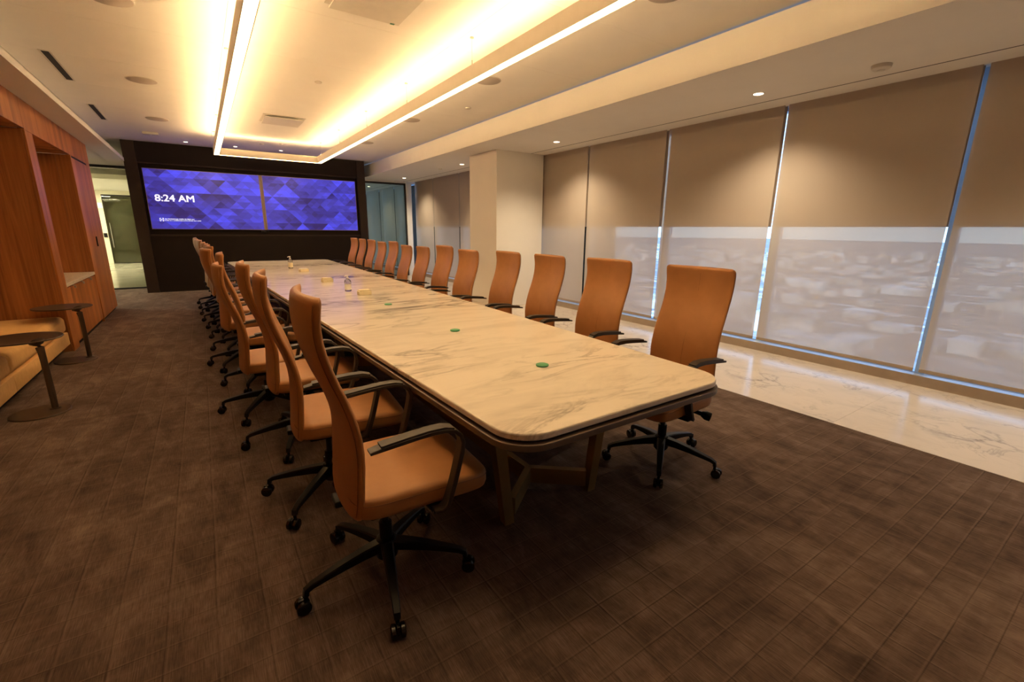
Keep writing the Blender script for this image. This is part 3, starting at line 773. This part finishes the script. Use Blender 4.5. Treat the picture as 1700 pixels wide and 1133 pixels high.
# ------------------------------------------------------------------ pendant light frame
LZ0, LZ1 = 2.705, 2.825
LX = ((.378, .466), (2.188, 2.276)); LYA, LYB = .90, 10.60
pl = thing('linear_pendant', (0, 0, 0), 0, 'large rectangular pendant frame of glowing linear lights above the table', 'pendant light')
def channel(x0, x1, y0, y1):
    along = 'Y' if y1-y0 > x1-x0 else 'X'; t = .006
    g = G()
    if along == 'Y':
        g.box(x0, x0+t, y0, y1, LZ0, LZ1); g.box(x1-t, x1, y0, y1, LZ0, LZ1)
    else:
        g.box(x0, x1, y0, y0+t, LZ0, LZ1); g.box(x0, x1, y1-t, y1, LZ0, LZ1)
    h = g.obj('housing', 'housing', pl)
    if along == 'Y': a = (x0+t, x1-t, y0, y1)
    else: a = (x0, x1, y0+t, y1-t)
    G().box(*a, LZ0+.004, LZ0+.010).obj('diffuser', 'strip', h)
    prof = [(-1, -.016), (-1, -.008), (-.8, -.004), (-.5, -.001), (0, .001), (.5, -.001), (.8, -.004), (1, -.008), (1, -.016)]
    hw = (min(a[1]-a[0], a[3]-a[2]))/2; g = G(); v = []
    for e in (0, 1):
        for q, z in prof:
            v.append(((a[0]+a[1])/2+q*hw, a[2+e], LZ1+z) if along == 'Y' else (a[e], (a[2]+a[3])/2+q*hw, LZ1+z))
    n = len(prof); g.add(v, [(i, i+1, n+i+1, n+i) for i in range(n-1)]+[(n-1, 0, n, 2*n-1), tuple(range(n))[::-1], tuple(range(n, 2*n))]); g.obj('uplight', 'strip_up', h)
    if along == 'Y': G().box((x0+x1)/2-.0015, (x0+x1)/2+.0015, y0+.02, y1-.02, LZ1+.0012, LZ1+.0085).obj('added_glow_strip', 'ceiling_glow', h)  # added bright strip, hidden by the housing, lifting the outer ceiling
w = LX[0][1]-LX[0][0]
channel(LX[0][0], LX[0][1], LYA, LYB); channel(LX[1][0], LX[1][1], LYA, LYB)
channel(LX[0][1], LX[1][0], LYB-w, LYB); channel(LX[0][1], LX[1][0], LYA, LYA+w)
for x in (.422, 2.232):
    for y in (1.6, 4.0, 5.6, 7.2, 8.8, 10.3):
        G().cyl(x, y, LZ1-.02, CEIL-.001, .0012, 6).cyl(x, y, LZ1-.02, LZ1+.06, .005, 8).cyl(x, y, CEIL-.010, CEIL-.0005, .018, 14).obj('suspension_cable', 'steel', pl)

# ------------------------------------------------------------------ ceiling fittings
pos6 = [(x, y) for x in (-.355, 2.965) for y in (4.95, 7.33, 9.71)]
names = ['left row nearest the camera', 'left row middle', 'left row farthest', 'right row nearest the camera', 'right row middle', 'right row farthest']
for (x, y), nm in zip(pos6, names):
    s = thing('ceiling_speaker', (x, y, CEIL), 0, 'round recessed ceiling speaker, '+nm, 'speaker', 'round ceiling speakers')
    G().lathe([(.150, -.006), (.155, -.001)], 0, 0, 40).obj('rim', 'device', s, True)
    G().lathe([(.140, -.010), (.146, -.0065)], 0, 0, 40).obj('grille', 'speaker', s, True)
s = thing('ceiling_speaker', (3.0, 2.5, CEIL), 0, 'round recessed ceiling speaker at the top photo edge by the window soffit', 'speaker', 'round ceiling speakers')
G().lathe([(.150, -.006), (.155, -.001)], 0, 0, 40).obj('rim', 'device', s, True); G().lathe([(.140, -.010), (.146, -.0065)], 0, 0, 40).obj('grille', 'speaker', s, True)
for i, (x, y0, y1) in enumerate(((-1.058, 6.72, 7.82), (-1.074, 9.15, 10.27))):
    s = thing('slot_diffuser', (x, (y0+y1)/2, CEIL), 0, 'black linear slot air diffuser in the ceiling, '+('nearer of the two', 'farther of the two')[i], 'air vent', 'slot diffusers by the walnut wall')
    hl = (y1-y0)/2
    G().box(-.030, .030, -hl, hl, -.0035, -.0005).obj('slot', 'slot', s)
    g = G().box(-.048, -.0305, -hl-.02, hl+.02, -.005, -.0004); g.box(.0305, .048, -hl-.02, hl+.02, -.005, -.0004); g.box(-.0304, .0304, hl+.0005, hl+.02, -.005, -.0004); g.box(-.0304, .0304, -hl-.02, -hl-.0005, -.005, -.0004); g.obj('frame', 'device', s)
for i, y in enumerate((3.785, 8.55)):
    s = thing('plate_diffuser', (1.30, y, CEIL), 0, 'square flat-plate air diffuser between the light strips, '+('nearest, cut by the top photo edge', 'far one')[i], 'air vent', 'plate diffusers')
    G().box(-.30, .30, -.30, .30, -.006, -.0005).obj('collar', 'device', s)
    G().bbox(-.275, .275, -.285, .285, -.040, -.028, .004).obj('plate', 'device', s)
    G().box(-.15, .15, -.15, .15, -.0275, -.0065).obj('neck', 'device', s)
    if i == 0: G().box(.20, .235, .262, .282, -.042, -.0402).obj('sticker', 'green', s)
def downlight(x, y, z, label, group, power, rr=.045):
    s = thing('downlight', (x, y, z), 0, label, 'downlight', group)
    G().lathe([(rr+.012, -.003), (rr+.014, -.0005)], 0, 0, 28).obj('trim', 'device', s, True)
    G().lathe([(rr, -.0045), (rr, -.0032)], 0, 0, 28).obj('lens', 'lamp', s, True)
    if power:
        l = bpy.data.lights.new('downlight_lamp', 'SPOT'); l.energy = power; l.color = (1, .78, .50); l.spot_size = math.radians(128); l.spot_blend = 1.0; l.shadow_soft_size = .035
        o = bpy.data.objects.new('downlight_lamp', l); C.objects.link(o); o.parent = s; o.location = (0, 0, -.02)
for i, (x, y) in enumerate(((-.03, 11.9), (.84, 11.9), (1.715, 11.87), (2.58, 11.88))):
    downlight(x, y, CEIL, 'small recessed downlight in front of the media wall, %s from the left' % nth[i], 'downlights before the media wall', 4, .035)
for i, y in enumerate((-.42, 2.74, 5.89, 9.04, 12.40)):
    downlight(4.77, y, SOFR, 'small recessed downlight in the window soffit, %s' % ('behind the camera', 'above the near shades', 'just before the column', 'just past the column', 'by the glass partition')[i], 'downlights along the window soffit', 150)
for y in (15.6, 18.6):  # lamps added to brighten the room behind the glass
    downlight(4.77, y, SOFR, 'added recessed downlight brightening the next room, %s' % ('nearer the glass', 'farther back'[:12]) [int(y > 17)], 'added downlights in the next room', 45)
s = thing('ceiling_sensor', (-.545, 11.12, CEIL), 0, 'white oblong sensor on the ceiling left of the pendant light', 'sensor')
G().bbox(-.12, .12, -.055, .055, -.045, -.0005, .012).obj('body', 'device', s, True); G().lathe([(.02, -.052), (.026, -.0455)], 0, 0, 18).obj('eye', 'white_plastic', s, True)
s = thing('smoke_detector', (4.79, 1.74, SOFR), 0, 'round smoke detector on the soffit above the nearest shades', 'smoke detector')
G().lathe([(.052, -.036), (.066, -.026), (.070, -.012), (.072, -.0005)], 0, 0, 32).obj('body', 'device', s, True); G().lathe([(.022, -.044), (.030, -.0365)], 0, 0, 20).obj('chamber', 'device', s, True)
for i, (x, y, z, lb) in enumerate(((1.37, 6.17, CEIL, 'between the light strips'), (3.36, 6.15, CEIL, 'right of the pendant frame'), (1.27, 11.2, CEIL, 'beyond the pendant frame end'), (4.72, 10.0, SOFR, 'on the window soffit past the column'), (1.60, 10.95, CEIL, 'near the far pendant end'))):
    s = thing('sprinkler_head', (x, y, z), 0, 'small round concealed sprinkler cover '+lb, 'sprinkler', 'sprinkler covers')
    G().lathe([(.036, -.012), (.040, -.009), (.040, -.0005)], 0, 0, 22).obj('cover', 'device', s, True)
    G().lathe([(.020, -.016), (.024, -.0125)], 0, 0, 16).obj('cap', 'device', s, True)

# ------------------------------------------------------------------ corridor seen through the left glass
gd = thing('corridor_glass_door', (-2.4, 22.9, 0), 0, 'dark tinted glass door at the end of the corridor', 'door')
G().box(-.5, 1.6, -.012, .012, .02, 2.46).obj('pane', 'glass_dark', gd)
G().box(-.5, 1.6, -.03, .03, 2.461, 2.52).obj('head_rail', 'black_metal', gd)
G().box(-.5, 1.6, -.03, .03, 0, .0195).obj('floor_rail', 'black_metal', gd)
G().lathe([(.012, .6), (.012, 1.5)], -.40, -.05, 12).obj('pull_bar', 'steel', gd, True)
struct(G().box(-2.9, 1.0, 23.3, 23.4, 0, 3.2).obj('wall_corridor_end', 'corrwall'))
struct(G().box(-6.2, -2.9, 22.9, 23.4, 0, 3.2).obj('wall_corridor_end_left', 'corrwall'))
struct(G().box(-2.9, 1.0, 22.87, 23.3, 2.52, 3.2).obj('wall_corridor_over_door', 'corrwall'))
struct(G().box(-.75, 3.3, 13.5, 24, 0, 3.2).obj('wall_corridor_right', 'corrwall'))
struct(G().box(-6.2, -.75, 14.2, 15.6, SOFL-.12, SOFL).obj('ceiling_corridor_drop', 'corrwall'))
ex = thing('exit_sign', (-3.06, 22.838, 2.02), 0, 'small green lit sign beside the corridor door', 'sign')
G().bbox(-.16, .16, 0, .06, .0, .20, .008).obj('case', 'white_plastic', ex); G().box(-.15, .15, -.004, -.0005, .012, .188).obj('face', 'exit', ex)
dr = thing('door_reader', (-2.98, 22.88, 1.05), 0, 'small black access reader on the corridor end wall', 'access reader')
G().bbox(-.05, .05, -.03, .015, -.08, .08, .006).obj('case', 'black_plastic', dr); G().box(-.03, .03, -.034, -.0305, .0, .05).obj('face', 'caster', dr)
for i, y in enumerate((12.3, 15.5, 18.5, 21.5)):  # lights added out of view to brighten the corridor
    l = thing('corridor_fill_light', (-3.75, y, SOFL), 0, 'added out-of-view corridor ceiling light, %s' % ('before the glass partition', 'nearest beyond the glass', 'middle of the corridor', 'by the far door')[i], 'ceiling light', 'added corridor ceiling lights')
    G().box(-.62, .62, -.17, .17, -.012, -.0005).obj('frame', 'device', l); G().box(-.60, .60, -.15, .15, -.015, -.0122).obj('diffuser', 'corr_glow', l)
ls = thing('corridor_glow_strip', (-.77, 20.3, 0), 0, 'vertical glowing strip low on the corridor wall', 'glowing strip')  # bright upright strip built as a glowing surface
G().bbox(-.03, .018, -.05, .05, .10, 1.0, .006).obj('case', 'white_plastic', ls); G().box(-.036, -.0305, -.035, .035, .12, .98).obj('tube', 'corr_glow', ls)
